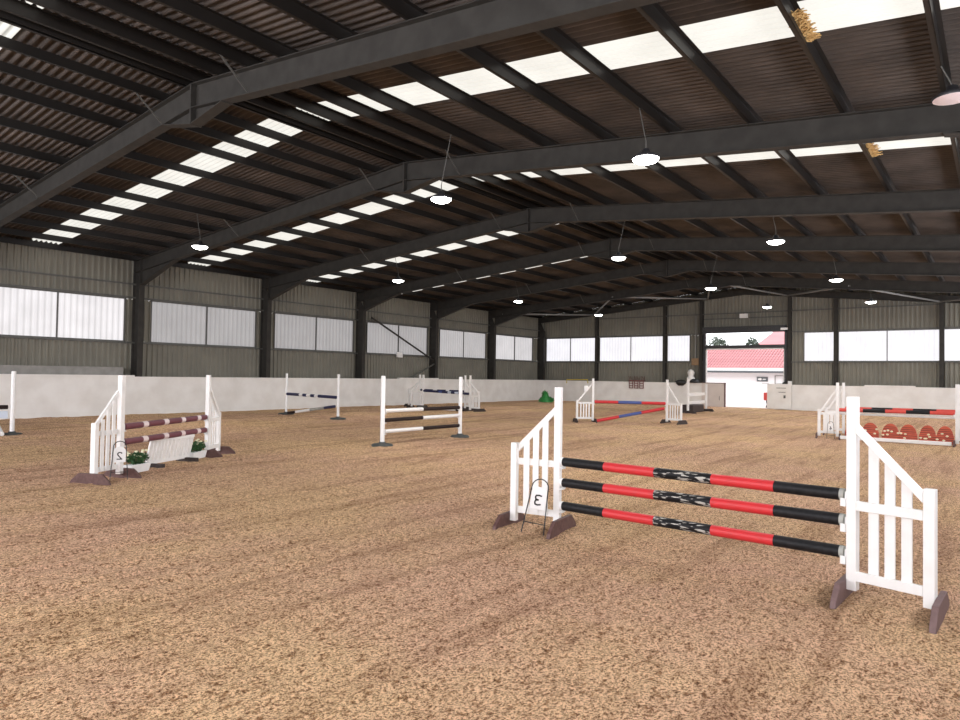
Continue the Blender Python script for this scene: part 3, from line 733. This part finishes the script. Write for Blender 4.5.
def placard(loc, ang, label, strokes, lean=0.0, size=1.0):
    """wire hoop stand holding a white number plate; face looks along -y"""
    t_ = thing('number_marker', loc, deg(ang), label, 'number marker', 'fence number markers'); t_.rotation_euler = (0, deg(lean), deg(ang)); t_.scale = (size,)*3
    m_ = MB(); pts = []
    hw = .085
    pts = [(-hw-.03, -.05, -.01), (-hw, 0, .44)]+[(hw*math.cos(PI-PI*k/8), 0.01, .46+.09*math.sin(PI*k/8)) for k in range(9)]+[(hw, 0, .44), (hw+.03, -.05, -.01)]
    m_.tube(pts, .006, 6); m_.tube([(-hw-.02, -.035, .10), (hw+.02, -.035, .10)], .005, 6); m_.build('wire_frame', wire_m, t_)
    m_ = MB(); hp = .088; m_.prism([(-hp*.9, .24), (hp*.9, .24), (hp*.9, .42), (hp*.5, .47), (-hp*.5, .47), (-hp*.9, .42)], -.006, .002); pl = m_.build('number_plate', white_pl, t_)
    m_ = MB(); digit(m_, strokes, Vector((-.03, -.009, .285)), Vector((.06, 0, 0)), Vector((0, 0, .10)), .015, Vector((0, 1, 0))); m_.build('number', wire_m, pl)
    return t_

# --- jump with red and black poles (marked 3) ---
wing((-3.665, 6.09, 0), -172, .505, 'white slatted wing at left end of the red and black poles', 'wings of the red and black jump', cups=(.71, .495, .255), foot=foot_m, h=1.49, ho=.88, post=.068, sl_w=.065, lift=.04)
wing((-.87, 5.70, 0), -12, .50, 'large white slatted wing nearest the viewpoint at right', 'wings of the red and black jump', cups=(.735, .545, .305), foot=foot_g, h=1.485, ho=.865, post=.070, sl_w=.068, foot_rot=9)
bands = [white_pl, black_p, red_p, scuff_p, red_p, black_p, gpole_m]
bfr = [0, .012, .20, .405, .61, .807, .988, 1]
for (z0, z1, nm) in ((.72, .745, 'topmost'), (.505, .555, 'middle'), (.265, .315, 'lowest')):
    pole((-3.60, 6.06, z0), (-.925, 5.72, z1), bands, 'red and black banded pole, %s of the three in the nearest jump' % nm, 'red and black poles of the nearest jump', r=.046, fr=bfr)
placard((-3.80, 5.83, 0), 32, 'number marker with a reversed 3 leaning at the nearest jump', THREE, lean=9)

# --- jump with maroon poles (marked 2) ---
wing((-10.40, 4.67, 0), -64, .50, 'white slatted wing at near end of the maroon poles', 'wings of the maroon jump', cups=(.745, .515), foot=foot_m, h=1.52, ho=.84, foot_len=.66, post=.075)
wing((-11.80, 6.88, 0), 127, .52, 'white slatted wing at far end of the maroon poles', 'wings of the maroon jump', cups=(.735, .495), foot=foot_m, h=1.53, ho=.80, foot_len=.66, post=.07)
mb5 = [maroon_p, pink_w]*4+[maroon_p]
frm = [0, .18, .235, .42, .475, .64, .69, .86, .91, 1.0]
for z0, z1, nm in ((.745, .74, 'upper'), (.515, .50, 'lower')):
    pole((-10.45, 4.74, z0), (-11.77, 6.81, z1), mb5, 'maroon pole with four white bands, %s of two' % nm, 'maroon banded poles', fr=frm)
placard((-10.25, 4.60, 0), 62, 'number marker with a reversed 2 standing against the maroon jump wing', TWO)
# slatted white filler under the maroon poles
t_ = thing('filler_board', (-11.03, 5.42, 0), deg(115), 'low white slatted filler board leaning under the maroon poles', 'filler')
m_ = MB()
for k in range(12):
    x0 = .0+k*.09
    m_.hexa([(x0, .05, .07), (x0+.07, .05, .07), (x0+.07, .07, .07), (x0, .07, .07), (x0, -.03, .44), (x0+.07, -.03, .44), (x0+.07, -.01, .44), (x0, -.01, .44)])
m_.build('slats', white, t_)
m_ = MB(); m_.bar((-.02, .055, .07), (1.10, .055, .07), .03, .05); m_.bar((-.02, -.03, .44), (1.10, -.03, .44), .03, .05); m_.bar((0.0, .055, .07), (0, -.03, .44), .03, .04, (1, 0, 0)); m_.bar((1.07, .055, .07), (1.07, -.03, .44), .03, .04, (1, 0, 0)); m_.build('frame', white, t_)
for x in (.1, .98):
    m_ = MB(); m_.box(x-.03, x+.03, -.2, .22, -.01, .06); m_.build('foot', foot_d, t_)
def planter(x, y, ang, label, seed):
    rn = random.Random(seed)
    t_ = thing('flower_trough', (x, y, 0), deg(ang), label, 'planter', 'flower troughs at the maroon jump'); t_.scale = (.85, .85, .95)
    m_ = MB(); m_.hexa([(-.23, -.08, 0), (.23, -.08, 0), (.23, .08, 0), (-.23, .08, 0), (-.27, -.10, .14), (.27, -.10, .14), (.27, .10, .14), (-.27, .10, .14)]); m_.build('trough', white_pl, t_, .01)
    m_ = MB(); leafball(m_, (0, 0, .23), (.27, .13, .11), 420, .035, rn); m_.build('leaves', green_m, t_)
    for k in range(12):
        x_, y_, z_ = rn.uniform(-.22, .22), rn.uniform(-.10, .08), .27+rn.uniform(-.03, .09)
        m_ = MB(); m_.lathe([(.008, -.012), (.032, .0), (.028, .014), (.006, .02)], (x_, y_, z_), 8); m_.build('flower', petal_m, t_)
planter(-10.72, 5.08, 118, 'white flower trough left of the filler board', 5)
planter(-11.64, 6.58, 120, 'white flower trough right of the filler board', 6)

# --- stand and pale plank at the left edge ---
post_stand((-18.72, 5.89, 0), -108, 'round white post on black disc base at the left edge', 'stands of the far left jump', h=1.53, cups=(.67,), disc=.22)
post_stand((-19.66, 3.05, 0), 72, 'round white post beyond the left edge of view', 'stands of the far left jump', h=1.53, cups=(.67,), disc=.22)
pole((-18.75, 5.80, .67), (-19.63, 3.14, .67), [brown_p, white, brown_p, white], 'pole with dark end in the jump at the left edge', fr=[0, .1, .4, .7, 1])
m_ = MB(); m_.bar((-18.75, 5.80, .49), (-19.63, 3.14, .49), .025, .17); tag(m_.build('jump_plank', pblue_m), 'pale blue plank below the pole at the left edge', 'plank')
pole((-18.50, 5.62, .05), (-21.1, 6.15, .42), [white, white], 'white pole sloping down to the sand at the left edge', r=.045)

# --- navy and white jump on round stands ---
post_stand((-21.78, 15.94, 0), -5, 'slim round white post at left end of the lone navy pole', 'stands of the navy pole jump', h=1.57, r=.045, cups=(.77,), disc=.3)
post_stand((-18.35, 15.6, 0), 175, 'slim round white post at right end of the lone navy pole', 'stands of the navy pole jump', h=1.57, r=.045, cups=(.76, .44), disc=.28)
pole((-21.71, 15.93, .78), (-18.42, 15.61, .75), [navy_p, white, navy_p, white, navy_p, white, navy_p], 'navy pole with white patches between slim posts', r=.055, fr=[0, .27, .34, .42, .50, .58, .65, 1])
pole((-21.45, 15.80, .06), (-18.42, 15.50, .44), [brown_p, white, gpole_m, navy_p], 'grey pole slanting from the sand up to right slim post', fr=[0, .18, .5, .80, 1])

# --- white and brown pole jump on round stands ---
post_stand((-10.90, 10.55, 0), 93, 'thick round white post at near end of white and brown poles', 'stands of the white and brown jump', h=1.56, r=.05, cups=(.77, .56, .31), disc=.245)
post_stand((-11.10, 13.52, 0), -87, 'thick round white post at far end of white and brown poles', 'stands of the white and brown jump', h=1.56, r=.05, cups=(.77, .56, .29), disc=.245)
for z0, z1, cc, nm in ((.775, .765, [white, brown_p], 'top pole, white half at left'), (.565, .56, [brown_p, white], 'middle pole, brown half at left'), (.315, .30, [white, brown_p], 'bottom pole, white half at left')):
    pole((-10.905, 10.62, z0), (-11.095, 13.45, z1), cc, 'half white half dark brown pole, '+nm, 'half white half brown poles', fr=[0, .47, 1], r=.045)

# --- pair of wings with blue pole in the back left ---
for L_, a, wd, lb in (((-21.91, 23.86, 0), -165, .62, 'thin white wing at front left of the far blue jump'), ((-22.95, 24.75, 0), -165, .62, 'thin white wing at back left of the far blue jump')):
    wing(L_, a, wd, lb, 'wings of the far blue jump', style='picket', h=1.60, ho=.90, post=.075, foot=foot_d, n_slat=4, sl_w=.05, foot_len=.8)
for L_, a, wd, lb in (((-18.85, 23.65, 0), -6, .55, 'thin white wing at front right of the far blue jump'), ((-20.0, 24.7, 0), -6, .55, 'thin white wing at back right of the far blue jump')):
    wing(L_, a, wd, lb, 'wings of the far blue jump', style='picket', h=1.60, ho=.90, post=.075, foot=foot_d, n_slat=4, sl_w=.05, foot_len=.8)
pole((-21.86, 23.86, .83), (-18.90, 23.65, .77), [navy_p, blue_p, navy_p, pblue_m, navy_p, pblue_m, navy_p], 'front navy pole with pale patches on the far blue jump', 'navy poles of the far blue jump', r=.055, fr=[0, .35, .42, .55, .62, .7, .78, 1])
pole((-22.88, 24.74, .84), (-20.07, 24.72, .84), [navy_p, white, navy_p, white, navy_p], 'back navy pole on the far blue jump', 'navy poles of the far blue jump', fr=[0, .3, .4, .6, .68, 1])
pole((-21.6, 23.2, .05), (-18.8, 23.1, .05), [gpole_m, white, brown_p], 'weathered grey pole lying on sand below the far blue jump', fr=[0, .5, .85, 1])

# --- red and blue pole jump in the middle distance ---
wing((-11.56, 21.58, 0), -136, .58, 'white picket wing at left end of the red and blue poles', 'wings of the red and blue jump', style='picket', h=1.56, ho=.79, post=.07, foot=foot_d, n_slat=4, sl_w=.05, cups=(.70,), foot_len=.7, zb=.14, d_top=1.40)
wing((-9.49, 23.30, 0), -9, .56, 'white picket wing at right end of the red and blue poles', 'wings of the red and blue jump', style='picket', h=1.56, ho=.72, post=.07, foot=foot_d, n_slat=4, sl_w=.05, cups=(.68, .52), foot_len=.7, zb=.14, d_top=1.40)
rb = [red_p, blue_p, red_p]
pole((-11.51, 21.62, .73), (-9.54, 23.25, .70), rb, 'level red and blue pole resting in the wing cups', r=.055, fr=[0, .33, .66, 1])
pole((-11.38, 21.50, .05), (-9.55, 23.18, .52), rb, 'red and blue pole slanting down to the sand', r=.055, fr=[0, .33, .66, 1])
m_ = MB(); m_.box(-.07, .07, -.006, .006, 0, .2); o = m_.build('number_plate', white_pl, loc=(-11.72, 21.36, 1.10)); o.rotation_euler = (0, 0, deg(40))
tag(o, 'small white plate on the left wing of the red and blue jump', 'plate')

# --- white rails with dark box below, beside the doorway ---
for L_, nm, hh in (((-11.56, 30.89, 0), 'near', 1.57), ((-11.67, 33.66, 0), 'far', 1.36)):
    t_ = thing('jump_stand', L_, deg(92), 'white square post at %s end of the white jump by the doorway' % nm, 'jump stand', 'stands of the white jump')
    m_ = MB(); m_.box(-.045, .045, -.045, .045, .04, hh); m_.build('post', white, t_, .004)
    for s_ in (-1, 1):
        m_ = MB(); m_.prism_yz([(-.4, -.02), (.4, -.02), (.3, .11), (-.3, .11)], s_*.065-.02, s_*.065+.02); m_.build('foot', foot_d, t_)
for z, nm in ((.86, 'upper'), (.47, 'lower')):
    m_ = MB(); m_.bar((-11.62, 30.95, z), (-11.73, 33.60, z), .025, .14); o = m_.build('jump_plank', white, ); tag(o, '%s white plank of the jump by the doorway' % nm, 'plank', 'planks of the white jump')
m_ = MB(); m_.box(-.28, .28, -.75, .75, 0, .36); o = m_.build('filler_box', foot_d, loc=(-11.8, 32.2, 0), bevel=.03); tag(o, 'low dark box filler under the white planks by the doorway', 'filler')

# --- red and black oxer with brick red fillers at right ---
wing((-3.60, 21.05, 0), -172, .46, 'white picket wing at front left of the brick red jump', 'wings of the brick red jump', style='picket', h=1.56, ho=.80, post=.075, foot=foot_m, n_slat=3, sl_w=.06, cups=(.8,), d_top=1.40, foot_len=.6)
wing((-3.68, 22.45, 0), -172, .46, 'white picket wing at back left of the brick red jump', 'wings of the brick red jump', style='picket', h=1.56, ho=.80, post=.075, foot=foot_m, n_slat=3, sl_w=.06, cups=(.8,), d_top=1.40, foot_len=.6)
wing((-.86, 21.03, 0), -1, .5, 'white picket wing at front right of the brick red jump', 'wings of the brick red jump', style='picket', h=1.57, ho=.80, post=.075, foot=foot_m, n_slat=3, sl_w=.06, cups=(.8,), d_top=1.40, foot_len=.6)
wing((-.84, 22.45, 0), -1, .5, 'white picket wing at back right of the brick red jump', 'wings of the brick red jump', style='picket', h=1.56, ho=.80, post=.075, foot=foot_m, n_slat=3, sl_w=.06, cups=(.8,), d_top=1.40, foot_len=.6)
b5 = [red_f, black_p, red_f, black_p, red_f]
pole((-3.55, 21.05, .80), (-.91, 21.03, .82), b5, 'front red and black pole over the brick red fillers', 'red and black poles over the fillers', fr=[0, .22, .42, .60, .80, 1])
pole((-3.63, 22.45, .80), (-.89, 22.45, .82), b5, 'back red and black pole over the brick red fillers', 'red and black poles over the fillers', fr=[0, .25, .44, .62, .82, 1])
pole((-3.55, 21.15, .69), (-.91, 21.13, .70), [white, white], 'thin white pole just under the front red and black pole', r=.03)
m_ = MB(); m_.bar((-3.5, 20.85, .05), (-.97, 20.85, .05), .10, .09); tag(m_.build('ground_rail', white, bevel=.01), 'white ground rail on sand before the brick red fillers', 'rail')
placard((-3.74, 20.88, 0), 8, 'number marker with a reversed 4 before the distant picket wing', FOUR, size=.85)
def filler(x, y, w_, label, seed, domes=2):
    rn = random.Random(seed)
    t_ = thing('brick_filler', (x, y, 0), 0, label, 'filler', 'brick red scalloped fillers')
    m_ = MB(); m_.prism([(0, 0), (w_, 0), (w_, .22), (0, .22)], -.05, .05)
    dw = w_/domes
    for k in range(domes):
        cx = dw*(k+.5); poly = [(cx+dw*.47*math.cos(PI*q/12), .19+.28*math.sin(PI*q/12)) for q in range(13)]; m_.prism(poly, -.045, .045)
    m_.build('panel', brick_m, t_)
    m_ = MB()
    for z in (.055, .11, .165): m_.box(0.0, w_, -.054, -.049, z-.006, z+.006)
    for k in range(domes):
        cx = dw*(k+.5)
        for z in (.22, .275, .33, .38):
            hw = dw*.47*math.sqrt(max(0, 1-((z-.19)/.28)**2)); m_.box(cx-hw, cx+hw, -.049, -.044, z-.006, z+.006)
    m_.build('course_line', groove_m, t_)
    for k in range(9):
        x_ = rn.uniform(.03, w_-.03); z_ = rn.uniform(.06, .3)
        m_ = MB(); m_.lathe([(.01, -.02), (.035, .0), (.03, .02), (.008, .03)], (x_, -.085, z_), 8); m_.build('flower', petal_m, t_)
filler(-3.45, 21.35, .82, 'brick red scalloped filler with white flowers, behind the near wing', 11)
filler(-2.56, 21.35, .82, 'brick red scalloped filler with white flowers, middle of three', 12)
filler(-1.70, 21.35, .76, 'brick red scalloped filler with white flowers, rightmost of three', 13)
